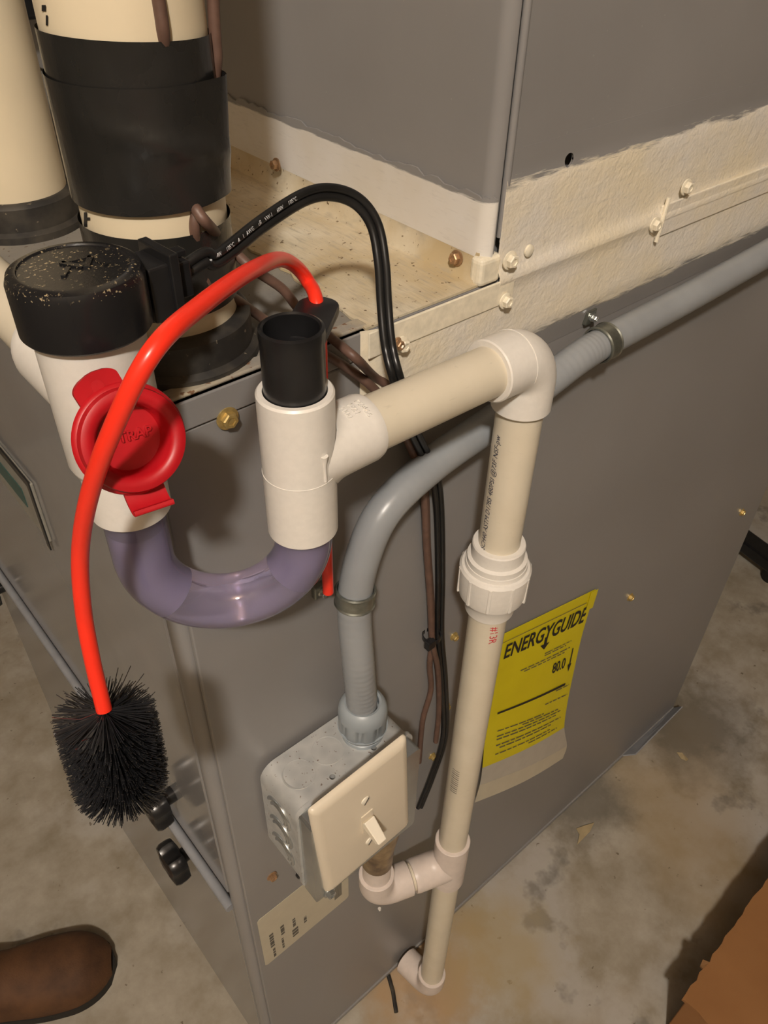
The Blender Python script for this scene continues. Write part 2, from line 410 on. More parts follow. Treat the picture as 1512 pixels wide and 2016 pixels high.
# bottom flange, bent out near the far corner
box(MB(), 0.0, DX, -0.002, 0.004, 0.004, 0.012).build('base_rail', 'grey_enamel', fur, 0, bevel=0.001)
mb = MB(); slab(mb, [(0.655,-0.002,0.010),(0.795,-0.002,0.010),(0.797,-0.014,0.026),(0.665,-0.017,0.022)], (0,0.0015,0.0012))
mb.build('bent_rail_end', 'bar_steel', fur, 0)
mb = MB(); sweep(mb, [(0.166,-0.002,0.004),(0.158,-0.020,0.004),(0.146,-0.040,0.003)], 0.0026, 8); mb.build('drain_tab', 'black_rubber', fur)
def screw(p, d, parent, mat='brass', r=0.0042, name='screw', stick=0.0):
    mb = MB(); p = Vector(p); dd, u, v = basis(d)
    if stick: lathe(mb, p, d, [(0.0019, 0), (0.0019, stick)], 12); p = p + dd*stick
    lathe(mb, p, d, [(r*1.25, 0), (r*1.25, 0.0008), (r*0.95, 0.0012)], 20)
    lathe(mb, p, d, [(r*0.92, 0.0010), (r*0.92, 0.0036), (r*0.78, 0.0042), (r*0.5, 0.0042), (r*0.45, 0.0036)], 6)
    return mb.build(name, mat, parent, 20)
NY = (0, -1, 0)
for q in ((893,1252),(878,1390),(850,1488)): screw(onR(*q), NY, fur, 'brass', 0.0032)
for q in ((1240,1175),(1460,1008)): screw(onR(*q), NY, fur, 'brass', 0.0040)
screw(onR(535,1724), NY, fur, 'copper_tone', 0.0038)
screw(onR(447,823,-0.001), NY, fur, 'brass', 0.0046)
screw(onR(915,1092), NY, fur, 'brass', 0.0030, stick=0.008)
lathe(MB(), onR(592,1716), NY, [(0.0055, 0.0), (0.0055, 0.003), (0.004, 0.004)], 20).build('hole_plug', 'black_plastic', fur)

# ------------------------------------------------------------------ plenum (sheet-metal duct box on the furnace)
PX = 0.205
pl = thing('duct_plenum', 'tall grey sheet metal plenum box with cream brushed sealant round its base', 'air duct', (0.5, 0.3, ZT))
box(MB(), PX+0.008, DX, 0.006, WY, ZT, 1.75).build('duct_core', 'grey_enamel', pl, 0)
# front sheet with rounded fold at the corner
def front_sheet(u, v):
    z = ZT+0.006 + v*0.82
    if u < 0.5:
        t = u/0.5; a = t*PI/2                       # the fold: from facing -y to facing -x
        return (PX+0.007 - 0.007*math.sin(a), 0.0055 - 0.007*math.cos(a)+0.0005, z)
    return (PX, 0.006 + (u-0.5)/0.5*0.60, z)
mb = MB(); grid(mb, lambda u, v: front_sheet(u, v), 40, 4, (0.001, 0.0008, 0)); mb.build('front_sheet', 'grey_enamel', pl, 50)
mb = MB(); grid(mb, lambda u, v: (PX+0.0108 + (DX-PX-0.0108)*u, -0.0018, 0.952+v*0.80), 2, 2, (0,0.0012,0)); side_sheet = mb.build('side_sheet', 'grey_enamel', pl, 0)
mb = MB(); sweep(mb, [(PX+0.0112, -0.0005, 0.955+0.1*i) for i in range(9)], 0.0022, 12); mb.build('standing_bead', 'grey_enamel', pl)
# horizontal base flange lying on the furnace top, dirty cream paint with a ragged edge
rnd = random.Random(3)
edge = []
for i in range(40):
    y = -0.001 + i*0.30/39
    edge.append((0.1225 + 0.010*math.sin(y*9) + rnd.uniform(-0.0018, 0.0018), y, ZT+0.0003))
mb = MB(); slab(mb, edge + [(PX+0.004, 0.299, ZT+0.0003), (PX+0.004, -0.001, ZT+0.0003)], (0,0,0.0014)); mb.build('base_flange', 'paint_dirty', pl, 0)
# flange upstand and brushed band on the front sheet
mb = MB(); grid(mb, lambda u, v: (PX-0.0016 - 0.004*(1-v)**2, 0.002+u*0.30, ZT+0.001+v*0.017), 30, 6, (0.003,0,0)); mb.build('flange_upstand', 'paint_dirty', pl, 60)
rnd2 = random.Random(11)
top = [rnd2.uniform(-0.0016, 0.0016) for _ in range(61)]
def band(u, v):
    i = min(60, int(u*60)); zt = 0.977 + top[i] + 0.006*math.sin(u*2.6)*0.3
    if u < 0.12:
        a = (0.22 + 0.78*u/0.12)*PI/2; x = PX+0.007-0.0088*math.sin(a); y = 0.0060-0.0088*math.cos(a)
    else: x = PX-0.0018; y = 0.006+(u-0.12)/0.88*0.285
    return (x, y, ZT+0.0155 + v*(zt-ZT-0.0155))
mb = MB(); grid(mb, band, 60, 6, (0.0012,0.0004,0)); mb.build('front_sealant', 'paint_front', pl, 60)
box(MB(), PX-0.0045, PX+0.0125, -0.0035, 0.006, ZT, ZT+0.0165).build('sealant_dab', 'paint_dab', pl, 0, bevel=0.003, seg=3)
# sealant over the side: lies over plenum, joint and the top of the cabinet side
def side_band(u, v):
    x = PX+0.0098 + u*(DX-PX-0.012); z = z0_ + v*(z1_-z0_)
    ridge = 0.0020*math.exp(-((z-0.932)/0.006)**2)
    step = 0.0012 if z < 0.935 else 0.0
    thin = max(0.0, min(1.0, (0.987-z)/0.008)); low = max(0.0, min(1.0, (z-0.871)/0.022))
    return (x, -0.0004 - (0.0015 + 0.0012*thin + ridge + step)*low, z)
for z0_, z1_, ow in ((ZT, 1.000, pl), (0.870, ZT, fur)):
    mb = MB(); grid(mb, side_band, 60, 22, (0, 0.0012, 0)); ss = mb.build('side_sealant', 'paint_side', ow, 60); side_top = ss if ow is pl else side_top
mb = MB(); grid(mb, lambda u, v: (0.118 + u*(PX+0.012-0.118), -0.0006-0.0042*min(1.0, v*2.6)*min(1.0, 0.15+u*9), 0.870+v*(ZT+0.001-0.870)), 40, 16, (0, 0.0005, 0)); mb.build('side_sealant', 'paint_side', fur, 60)
# overlapping strips with visible edges
box(MB(), 0.120, 0.2275, -0.0057, -0.0046, 0.9165, ZT+0.0012).build('lap_strip', 'paint_dab', fur, 0, bevel=0.0006)
box(MB(), 0.366, DX, -0.0058, -0.0040, 0.9185, 0.9400).build('lap_strip', 'paint_side', pl, 0, bevel=0.0008)
mb = MB(); sweep(mb, spline([(0.3665,-0.0065,0.9165),(0.3675,-0.0068,0.932),(0.369,-0.0066,0.945)]), 0.0014, 8); mb.build('sealant_dab', 'paint_dab', pl)
for q, r in (((1003,512),0.0042),((1350,368),0.0042),((1288,442),0.0040),((994,592),0.0038)): screw(onR(*q, -0.006), NY, pl, 'paint_dab', r)
lathe(MB(), onR(1040,493,-0.004), NY, [(0.0035,0),(0.0035,0.0012),(0.002,0.002)], 14).build('sealant_dab', 'paint_dab', pl)
screw(onR(790,678,-0.006), NY, pl, 'paint_dab', 0.0038); screw(onR(781,676,-0.006), NY, pl, 'copper_tone', 0.0028)
screw(onL(900,508,PX-0.003), (-1,0,0.1), pl, 'copper_tone', 0.0036)
screw(onL(545,324,PX-0.006), (-1,0,0.1), pl, 'copper_tone', 0.0034)
for o in (side_sheet, side_top): drill(o, onR(1120,315,-0.0018), NY, 0.0038, 0.004)

# ------------------------------------------------------------------ vent pipes on the furnace top
def vent(cx, cy, label, r, coup_r, tapes, wrinkle=False):
    t = thing('vent_pipe', label, 'pipe', (cx, cy, ZT))
    mb = MB(); lathe(mb, (cx,cy,ZT+0.002), (0,0,1), [(r,0),(r,0.55)], 56); mb.build('pipe', 'vent_pvc', t)
    mb = MB(); lathe(mb, (cx,cy,ZT), (0,0,1), [(coup_r+0.003,0),(coup_r+0.003,0.004),(coup_r,0.006),(coup_r,0.019),(coup_r-0.002,0.021),(r+0.0012,0.0215)], 48)
    mb.build('rubber_coupling', 'black_rubber', t)
    for (z0, z1, dr, s0, s1, mat) in tapes:
        mb = MB(); N = 72
        def fn(u, v):
            a = 2*PI*u
            # sheet edges slant around the pipe; a slack fold bulges out on one side
            za = z0 + s0*math.cos(a-3.3); zb = z1 + s1*math.cos(a-3.3)
            z = za + (zb-za)*v
            rr = r + dr
            if wrinkle and dr > 0.0014:
                k = a*180/PI
                rr += 0.0022*math.exp(-((z - (1.0355 - (k-228)*0.00016))/0.0035)**2)*math.exp(-((k-268)/45.0)**2)
                rr += 0.0040*math.exp(-((k-318)/14.0)**2)*(0.35+0.65*v)
            return (cx+math.cos(a)*rr, cy+math.sin(a)*rr, z)
        grid(mb, fn, N, 14); mb.build('tape_wrap', mat, t, 60)
    return t
VX, VY, VR = 0.040, 0.042, 0.0302
v1 = vent(VX, VY, 'cream plastic vent pipe wrapped in wide black tape behind the black trap cap', VR, 0.0362,
     [(1.045, 1.0640, 0.0012, 0.0, 0.002, 'black_tape'), (1.0055, 1.0500, 0.0020, 0.0, 0.001, 'black_tape'), (0.960, 0.9955, 0.0014, 0.0, 0.001, 'black_tape')], True)
for (xa, ya, xb, yb) in ((165,418,171,446),(171,428,177,434),(82,10,90,22),(90,30,94,50)):
    mb = MB(); mb.add([oncyl(xa,ya,VX,VY,VR+0.0003), oncyl(xb,ya,VX,VY,VR+0.0003), oncyl(xb,yb,VX,VY,VR+0.0003), oncyl(xa,yb,VX,VY,VR+0.0003)], [(0,1,2,3)]); mb.build('printed_mark', 'ink', v1, 0)
v2 = vent(0.045, 0.240, 'cream plastic vent pipe in a plain black coupling, without tape', VR, 0.0345, [])

# ------------------------------------------------------------------ condensate drain (one glued run of PVC)
LX, LY = -0.0200, -0.0160
RX, RY = 0.044, -0.050
PXX, PYY = 0.194, -0.0485
PR = 0.01335; SR = 0.0167
dr = thing('condensate_drain', 'white plastic drain pipe run with a clear U bend trap beside the furnace', 'drain pipe', (PXX, PYY, 0))
def tee_branch(mb, c, d, R, r, L, up=(0,0,1), seg=40):
    # branch socket with a fillet flare where it meets the main body of radius R
    d = Vector(d).normalized(); up = Vector(up); s = d.cross(up).normalized(); vs = []; fs = []
    N = 14
    for i in range(N+1):
        for k in range(seg):
            a = 2*PI*k/seg; sn = math.cos(a)*r
            s0 = math.sqrt(max(R*R - sn*sn, (R*0.25)**2))*0.97
            x = s0 + (L - s0)*(i/N)**1.3
            fl = 0.0040*max(0.0, 1-(x-s0)/0.0085)**2.2
            rr = r + fl*math.sin(a)**4 - 0.0004*math.cos(a)**2*max(0.0, 1-(x-s0)/0.006)
            if i == N: rr -= 0.0007
            vs.append(c + d*x + s*(math.cos(a)*rr) + up*(math.sin(a)*rr))
    for i in range(N):
        for k in range(seg):
            a = i*seg+k; b = i*seg+(k+1) % seg; fs.append((a, b, b+seg, a+seg))
    fs.append(tuple(range(N*seg, (N+1)*seg)))
    mb.add(vs, fs)
def straight(name, a, b, r, mat, seg=36):
    mb = MB(); a = Vector(a); b = Vector(b); lathe(mb, a, b-a, [(r,0),(r,(b-a).length)], seg); return mb.build(name, mat, dr)
# inlet tee (wider body with the cap on top, narrower socket below)
mb = MB()
lathe(mb, (LX,LY,0.9005), (0,0,1), [(SR-0.0008,0),(SR,0.0008),(SR,0.024),(0.0183,0.0255),(0.0196,0.029),(0.0196,0.092)], 56)
tee_branch(mb, Vector((LX,LY,0.958)), (0,1,0), 0.0196, 0.0176, 0.046)
tl = mb.build('inlet_tee', 'pvc_white', dr, 30)
straight('inlet_pipe', (LX,LY+0.03,0.958), (LX-0.002,LY+0.42,0.964), PR, 'pvc_pipe')
# clear U bend
cc = Vector((LX,LY,0)); ce = Vector((RX,RY,0)); mid = (cc+ce)/2; hd = (ce-cc); UR = hd.length/2; hd.normalize()
ZU = 0.8715
def upath(n=40):
    P = [Vector((LX,LY,0.915)), Vector((LX,LY,0.890))]
    for i in range(n+1):
        a = PI*i/n; P.append(mid - hd*(math.cos(a)*UR) + Vector((0,0,ZU - math.sin(a)*UR)))
    P += [Vector((RX,RY,0.885)), Vector((RX,RY,0.895))]
    return P
mb = MB(); U = upath(); sweep(mb, U, PR, 36, False)
sweep(mb, U, PR-0.0029, 36, False)
ub = mb.build('u_bend', 'clear_pvc', dr, 60)
ub['label'] = 'clear lilac tinted U bend'
mb = MB(); sweep(mb, U[1:13], PR-0.0035, 30, False); mb.build('inner_sleeve', 'lilac_sleeve', ub, 60)
mb = MB(); sweep(mb, U[-12:-1], PR-0.0035, 30, False); mb.build('inner_sleeve', 'lilac_sleeve', ub, 60)
# outlet tee
ZB = 0.9165; ST = 0.0161
mb = MB()
lathe_ring(mb, (RX,RY,0.8765), (0,0,1), [(ST-0.0008,0),(ST,0.0008),(ST,0.0730),(ST-0.0008,0.0740),(PR-0.0001,0.0740),(PR-0.0001,0.048),(0.0,0.047),(0.0,0.0)], 56)
tee_branch(mb, Vector((RX,RY,ZB)), (1,0,0), ST, ST, 0.0375)
to = mb.build('outlet_tee', 'pvc_white', dr, 30)
mb = MB(); lathe_ring(mb, (RX,RY,0.9105), (0,0,1), [(ST-0.0004,0),(ST+0.00022,0.0002),(ST+0.00022,0.0006),(ST-0.0004,0.0008)], 48); mb.build('mould_line', 'pvc_white', to)
mb = MB(); g0 = oncyl(638,898,RX,RY,ST); g1 = oncyl(641,948,RX,RY,ST); sweep(mb, [g0, g0.lerp(g1,0.35), g1], lambda t: 0.0018 if t < 0.4 else 0.0008, 12); mb.build('gate_mark', 'pvc_white', to)
def ontee(u, v, w=0.0):     # around the branch socket from its top, u along x, v around
    a = v/SR; return Vector((RX+0.0195+u, RY - math.sin(a+0.35)*(ST+w), ZB + math.cos(a+0.35)*(ST+w)))
for k, s in enumerate(('2000', '1921', 'D2466')):
    text(s, lambda u, v, w, k=k: ontee(0.002+k*0.0044+v, u-0.006, w), 'moulded_lettering', 'pvc_white', to, 0.0040, extrude=0.0005)
# top run, elbow, pole
ZE = 0.9130
straight('pipe', (RX+0.03,RY,ZB), (PXX-0.012,PYY,ZE), PR, 'pvc_pipe')
def elbow(c, d1, d2, L1, L2, r, mat, name='elbow', bend=0.0172):
    c = Vector(c); d1 = Vector(d1).normalized(); d2 = Vector(d2).normalized()
    ang = d1.angle(d2); k = bend/math.tan(ang/2) if ang < 3 else bend
    a = c + d1*k; b = c + d2*k; n = 14
    P = [c + d1*L1, c + d1*(L1-0.0007)]
    rr = [r-0.0007, r]
    nrm = (d1+d2).normalized(); cen = c + nrm*(bend/math.sin(ang/2))
    va = a-cen; vb = b-cen; tot = va.angle(vb); axis = va.cross(vb).normalized()
    for i in range(n+1): P.append(cen + Matrix.Rotation(tot*i/n, 3, axis) @ va); rr.append(r)
    P += [c + d2*(L2-0.0007), c + d2*L2]; rr += [r, r-0.0007]
    mb = MB(); N = len(P)-1; sweep(mb, P, lambda t: rr[int(round(t*N))], 44)
    return mb.build(name, mat, dr, 30)
el = elbow((PXX,PYY,ZE), (-1,0,0.02), (0,0,-1), 0.0315, 0.0325, SR, 'pvc_white')
straight('pipe', (PXX,PYY,ZE-0.02), (PXX,PYY,0.760), PR, 'pvc_pipe')
# union
un_c = (PXX,PYY,0.7165)
mb = MB(); lathe(mb, un_c, (0,0,1), [(0.0160,0),(0.0168,0.001),(0.0172,0.010),(0.0195,0.014),(0.0195,0.050),(0.0172,0.051),(0.0172,0.0605),(0.0166,0.0615)], 48)
un = mb.build('pipe_union', 'pvc_white', dr, 30)
mb = MB(); lathe(mb, un_c, (0,0,1), [(0.0190,0.013),(0.0222,0.0165),(0.0232,0.022),(0.0236,0.034),(0.0236,0.040),(0.0222,0.042),(0.0205,0.0425),(0.0200,0.0455),(0.0172,0.0465)], 56)
nut = mb.build('union_nut', 'pvc_white', un, 30)
for k in range(10):
    a = 2*PI*k/10; ax = Vector((math.cos(a), math.sin(a), 0)); ay = Vector((-math.sin(a), math.cos(a), 0)); az = Vector((0,0,1))
    mb = MB(); obox(mb, Vector(un_c)+ax*0.0228+az*0.029, ay, ax, az, 0.0011, 0.0012, 0.0110); mb.build('grip_rib', 'pvc_white', un, 0, bevel=0.0004)
straight('pipe', (PXX,PYY,0.715), (PXX,PYY,0.034), PR, 'pvc_pipe')
# drain tee low on the pole
ex, ey = 0.1215, -0.0225
bd = Vector((ex-PXX, ey-PYY, 0)).normalized()
mb = MB(); lathe(mb, (PXX,PYY,0.316), (0,0,1), [(SR-0.0007,0),(SR,0.0007),(SR,0.0755),(SR-0.0007,0.0762)], 48)
tee_branch(mb, Vector((PXX,PYY,0.346)), bd, SR, SR, 0.0400); mb.build('drain_tee', 'pvc_pink', dr, 30)
ec = Vector((ex,ey,0.346))
elbow(ec, -bd, (0,0,1), 0.034, 0.034, SR, 'pvc_pink')
straight('pipe', ec - bd*0.02, Vector((PXX,PYY,0.346)), PR, 'pvc_pipe')
straight('pipe', ec + Vector((0,0,0.015)), ec + Vector((0,0,0.062)), PR, 'pvc_pink')
mb = MB(); lathe(mb, ec+Vector((0,0,0.055)), (0,0,1), [(0.0125,0),(0.0142,0.004),(0.0150,0.030),(0.0190,0.060),(0.0200,0.105)], 32); mb.build('rubber_boot', 'stained_boot', dr)
lathe(MB(), ec+Vector((-0.004,-0.010,-0.0165)), (0,-0.3,-1), [(0.0016,0),(0.0013,0.0025),(0.0003,0.003)], 12).build('gate_mark', 'pvc_white', dr)
# foot elbow
elbow((PXX,PYY,0.0270), (0,0,1), (-0.08,1,-0.12), 0.034, 0.042, SR, 'pvc_pink')
# pipe print
def onpole(u, v, a0=math.radians(200)):
    a = a0 + v/PR; return Vector((PXX+math.cos(a)*(PR+0.00025), PYY+math.sin(a)*(PR+0.00025), u))
text('PVC1120 SCH40 ASTM D1785 480PSI @73F NSF-pw', lambda u, v: onpole(0.758+u*0.90, -v+0.0012, math.radians(174)), 'printed_lettering', 'ink_blue', dr, 0.0054)
text('#13R', lambda u, v: onpole(0.711-u, v, math.radians(232)), 'printed_lettering', 'ink_red', dr, 0.0080)
text('B', lambda u, v: onpole(0.7475+u, v, math.radians(215)), 'printed_lettering', 'ink_blue', dr, 0.0045, bold=0.0004)
for k in range(12):
    mb = MB(); h = random.uniform(0.0006, 0.0014); z0 = 0.495 + k*0.0030
    grid(mb, lambda u, v: onpole(z0+h*u, -0.0035+0.007*v, math.radians(190)), 1, 6); mb.build('printed_bar', 'ink_grey', dr, 0)
def onel(u, v):
    a = math.radians(228) + v/SR; return Vector((PXX-0.0285+u, PYY+math.cos(a)*(SR+0.0003)*1.0, ZE+math.sin(a)*(SR+0.0003)))
text('PVC 3/4 D2466', lambda u, v: onel(0.004+u, v), 'printed_lettering', 'ink_grey', el, 0.0042)
mb = MB(); lathe_ring(mb, (PXX-0.0125,PYY,ZE), (1,0,0), [(SR-0.0003,0),(SR+0.0003,0.0002),(SR+0.0003,0.0006),(SR-0.0003,0.0008)], 44); mb.build('mould_line', 'pvc_white', el)

# ------------------------------------------------------------------ float switch cap on the trap
fc = thing('float_switch', 'round black float switch lid on the white trap inlet, cable plugged in', 'float switch', (LX, LY, 0.988))
mb = MB(); CR = 0.0231
lathe(mb, (LX,LY,0.9860), (0,0,1), [(0.0200,0),(CR-0.0006,0),(CR,0.0008),(CR,0.0185),(CR-0.0010,0.0212),(CR-0.0030,0.0222),(CR-0.0045,0.0222),(CR-0.0048,0.0216),(0.0001,0.0216)], 64)
cp = mb.build('lid', 'black_cap_plastic', fc, 30)
for (dx, dy, a, hx, hy) in ((0.000,0.001,0.5,0.0010,0.0045),(0.0055,0.000,-0.6,0.0010,0.0045),(0.003,0.004,-0.1,0.0050,0.0008),(-0.004,-0.003,0.9,0.0034,0.0008),(0.009,-0.003,0.2,0.0010,0.0030)):
    mb = MB(); ax = Vector((math.cos(a),math.sin(a),0)); ay = Vector((-math.sin(a),math.cos(a),0))
    obox(mb, Vector((LX+dx,LY+dy,1.0078)), ax, ay, Vector((0,0,1)), hx, hy, 0.0005); mb.build('raised_mark', 'black_cap_plastic', cp, 0)
# plug socket on the cap's side, towards the cable
cdir = Vector((0.86, 0.06, 0.0)).normalized(); cs = Vector((-cdir.y, cdir.x, 0)); cz = Vector((0,0,1))
cb = Vector((LX,LY,0.9930))
mb = MB(); obox(mb, cb+cdir*0.0285-cz*0.001, cdir, cs, cz, 0.0062, 0.0088, 0.0105); cn = mb.build('cable_socket', 'black_plastic', fc, 0, bevel=0.0008)
mb = MB(); obox(mb, cb+cdir*0.0325+cz*0.001, cdir, cs, cz, 0.0020, 0.0105, 0.0120); mb.build('socket_flange', 'black_plastic', cn, 0, bevel=0.0006)
mb = MB(); obox(mb, cb+cdir*0.0370, cdir, cs, cz, 0.0045, 0.0062, 0.0070); mb.build('cable_plug', 'black_plastic', cn, 0, bevel=0.0008)
mb = MB(); obox(mb, cb+cdir*0.0365+cz*0.0085, cdir, cs, cz, 0.0060, 0.0026, 0.0012); mb.build('latch', 'black_plastic', cn, 0, bevel=0.0004)

# ------------------------------------------------------------------ float switch cable (flat twin lead)
cbl = thing('float_switch_cable', 'black twin lead cable with white print looping from the trap cap', 'cable', tuple(onR(826,1600)))
p0 = cb + cdir*0.040
cpts = [p0, p0+cdir*0.012+cz*0.003, at(430,508,0.315), at(520,438,0.335), at(600,388,0.350), at(655,379,0.358), at(705,398,0.366), at(738,445,0.373), at(752,520,0.378), at(757,600,0.384), at(765,680,0.3885), at(783,752,0.395),
        onR(815,850,-0.016), onR(853,930,-0.012), onR(864,1000,-0.006), onR(867,1130,-0.006), onR(866,1250,-0.006), onR(874,1350,-0.006), onR(875,1450,-0.006), onR(850,1530,-0.006), onR(826,1590,-0.006)]
CP = spline(cpts, 12)
def offset_path(P, d, hint):
    out = []; s = Vector(hint).normalized()
    for i, p in enumerate(P):
        t = (P[min(i+1,len(P)-1)]-P[max(i-1,0)]).normalized(); s = (s - t*s.dot(t)).normalized(); out.append(p + s*d)
    return out
side = Vector((0.1,0.3,1.0))
for sgn in (-1, 1):
    mb = MB(); sweep(mb, offset_path(CP, 0.00185*sgn, side), 0.0020, 14); mb.build('conductor', 'cable_jacket', cbl, 60)
# white print along the outer conductor
def along(P, hint, off, rad):
    L = [0.0]
    for a, b in zip(P, P[1:]): L.append(L[-1]+(b-a).length)
    S = []; s = Vector(hint).normalized()
    for i in range(len(P)):
        t = (P[min(i+1,len(P)-1)]-P[max(i-1,0)]).normalized(); s = (s - t*s.dot(t)).normalized(); S.append((t.copy(), s.copy()))
    def fn(u, v):
        j = 0
        while j < len(L)-2 and L[j+1] < u: j += 1
        k = (u-L[j])/max(1e-9, L[j+1]-L[j]); p = P[j].lerp(P[j+1], k); t, s0 = S[j]; n = t.cross(s0)
        if n.dot(CAM-p) < 0: n = -n
        a = v/rad
        return p + s0*off + (n*math.cos(a) + s0*math.sin(a))*(rad+0.00015)
    return fn, L[-1]
fn, tot = along(CP, side, 0.00185, 0.0020)
u0 = 0.016
for s, gap in (('600V', 0.006), ('105\u00b0C', 0.006), ('A', 0.004), ('I', 0.004), ('AWG', 0.006), ('c\u042f', 0.005), ('VW-1', 0.006), ('600V', 0.006), ('105\u00b0C', 0.006)):
    wd = text_width(s, 0.0022)
    text(s, lambda u, v, b=u0, wd=wd: fn(b+u, v*1.0-0.0006), 'printed_lettering', 'print_white', cbl, 0.0022); u0 += wd+gap*0.55

# ------------------------------------------------------------------ black standpipe with brush clip
sp_ = thing('brush_holder_tube', 'open black plastic tube with a clip standing in the white outlet tee', 'tube', (RX, RY, 0.93))
mb = MB(); lathe_ring(mb, (RX,RY,0.9275), (0,0,1), [(0.0108,0),(0.0124,0),(0.0128,0.018),(0.0127,0.045),(0.0130,0.0480),(0.0128,0.0505),(0.0116,0.0512),(0.0108,0.0505)], 56)
mb.build('tube', 'black_plastic', sp_, 30)
lathe(MB(), (RX,RY,0.930), (0,0,1), [(0.0109,0),(0.0109,0.003)], 40).build('tube_floor', 'black_plastic', sp_, 30)
TP = at(627,622,0.345)
cv = Vector((TP.x-RX, TP.y-RY, 0)); cl_ = cv.length; cv.normalize(); cw = Vector((-cv.y, cv.x, 0))
ol = []
for k in range(13):
    a = -PI/2 + PI*k/12; ol.append(Vector((TP.x,TP.y,0.9640)) + cv*(math.cos(a)*0.0075) + cw*(math.sin(a)*0.0090))
ol += [Vector((RX,RY,0.9640)) + cv*0.010 + cw*0.0095, Vector((RX,RY,0.9640)) + cv*0.010 - cw*0.0095]
mb = MB(); slab(mb, ol, (0,0,0.0045)); mb.build('clip', 'black_plastic', sp_, 30, bevel=0.0007)

# ------------------------------------------------------------------ cleaning brush on a red flexible rod
br = thing('cleaning_brush', 'long red flexible rod arching over the trap with a black bristle brush end', 'brush', (TP.x, TP.y, 0.80))
RRD = 0.0031
tail = [Vector((TP.x,TP.y,z)) for z in (0.792, 0.84, 0.90, 0.962)]
rod = tail + [at(605,552,0.352), at(560,512,0.330), at(500,530,0.285), at(400,598,0.248), at(300,693,0.228), at(220,850,0.240), at(175,980,0.262), at(158,1090,0.284), at(164,1200,0.300), at(182,1300,0.310), at(205,1398,0.318)]
RP = spline(rod, 14)
mb = MB(); sweep(mb, RP, RRD, 24); mb.build('rod', 'red_rod', br, 60)
be = RP[-1]; bdn = (at(222,1500,0.355)-be).normalized(); bdn = Vector((-0.10, -0.16, -0.97)).normalized()
mb = MB(); sweep(mb, [be - bdn*0.004, be + bdn*0.055], 0.0012, 10); mb.build('twisted_wire', 'clamp_metal', br)
mb = MB(); rb = random.Random(5); d, u, v = basis(bdn)
for i in range(3000):
    h = 0.000 + 0.046*rb.random(); a = rb.uniform(0, 2*PI)
    R_ = 0.0198*(1.0 - 0.22*max(0, (h-0.036)/0.012)**2)*rb.uniform(0.95, 1.02)
    o = be + bdn*h; dirv = (u*math.cos(a)+v*math.sin(a)); sag = bdn*rb.uniform(-0.002, 0.003)
    if i < 60: sag = bdn*rb.uniform(-0.011, -0.004)
    p1 = o + dirv*R_*0.5 + sag*0.2; p2 = o + dirv*R_ + sag
    wv = dirv.cross(bdn).normalized()*0.0002; wz = bdn*0.0002
    mb.add([o+wv, o-wv*0.5+wz, o-wv*0.5-wz, p1+wv, p1-wv*0.5+wz, p1-wv*0.5-wz, p2+wv, p2-wv*0.5+wz, p2-wv*0.5-wz],
           [(0,1,4,3),(1,2,5,4),(2,0,3,5),(3,4,7,6),(4,5,8,7),(5,3,6,8),(6,7,8)])
bo = mb.build('bristles', 'bristle', br, 60); bo['kind'] = 'stuff'

# ------------------------------------------------------------------ red rubber plug on the trap's front
PC = at(262,866,0.268)
rp = thing('trap_plug', 'round red rubber plug with pull tabs on the white trap inlet', 'plug', tuple(PC))
pn = (CAM - PC).normalized(); pn = (pn + Vector((0.22,-0.10,-0.18))).normalized()
pu = (Vector((1.0,-0.55,0.55)) - pn*Vector((1.0,-0.55,0.55)).dot(pn)); 
pright = ROT @ Vector((0.97, 0.16, 0)); pright = (pright - pn*pright.dot(pn)).normalized(); pupv = pn.cross(pright)
mb = MB(); PRD = 0.0186
lathe(mb, PC - pn*0.0042, pn, [(PRD*0.55,-0.011),(PRD*0.80,-0.010),(PRD*0.82,0.0),(PRD*1.00,0.0004),(PRD*1.03,0.0014),(PRD*1.00,0.0026),(PRD*0.955,0.0030),(PRD*0.955,0.0048),(PRD*0.93,0.0064),(PRD*0.84,0.0070),(PRD*0.72,0.0066),(PRD*0.655,0.0052),(PRD*0.64,-0.0005),(PRD*0.60,-0.0022),(0.0001,-0.0024)], 64)
pg = mb.build('plug', 'red_rubber', rp, 40)
def tab(c, dirv, L, wd, curl, name):
    s = pn.cross(dirv).normalized(); mb = MB(); N = 14
    def fn(u, v):
        k = v*L; wu = wd*(1.0 if v < 0.6 else math.sqrt(max(0.02, 1-((v-0.6)/0.4)**2)))
        return c + dirv*k + s*((u-0.5)*2*wu) + pn*(curl*v*v)
    grid(mb, fn, 10, N, -pn*0.0022); return mb.build(name, 'red_rubber', rp, 50)
ud = (pupv*0.97 - pright*0.30).normalized()
tb = tab(PC + ud*PRD*0.80 - pn*0.0030, ud, 0.0100, 0.0080, 0.0005, 'pull_tab')
lathe(MB(), PC + ud*(PRD*0.80+0.0052) - pn*0.0032, pn, [(0.0022,0),(0.0022,0.0006),(0.0012,0.0006)], 20).build('tab_dimple', 'red_rubber', tb)
dd = (-pupv*0.98 + pright*0.02).normalized()
c0 = PC + dd*PRD*0.88 - pn*0.0040
mb = MB(); sd = pn.cross(dd).normalized()
def curl(u, v):
    a = v*PI*1.15; return c0 + dd*(0.0085*math.sin(a/1.6)) + pn*(0.0035*(1-math.cos(a))) + sd*((u-0.5)*0.0140)
grid(mb, curl, 4, 14, -pn*0.0016); mb.build('folded_tab', 'red_rubber', rp, 50)
text('EZ TRAP', lambda u, v, w: PC - pn*(0.0062-w) + pright*(u-0.0105) + pupv*(v-0.0010), 'moulded_lettering', 'red_rubber', pg, 0.0050, bold=0.0001, extrude=0.0006)

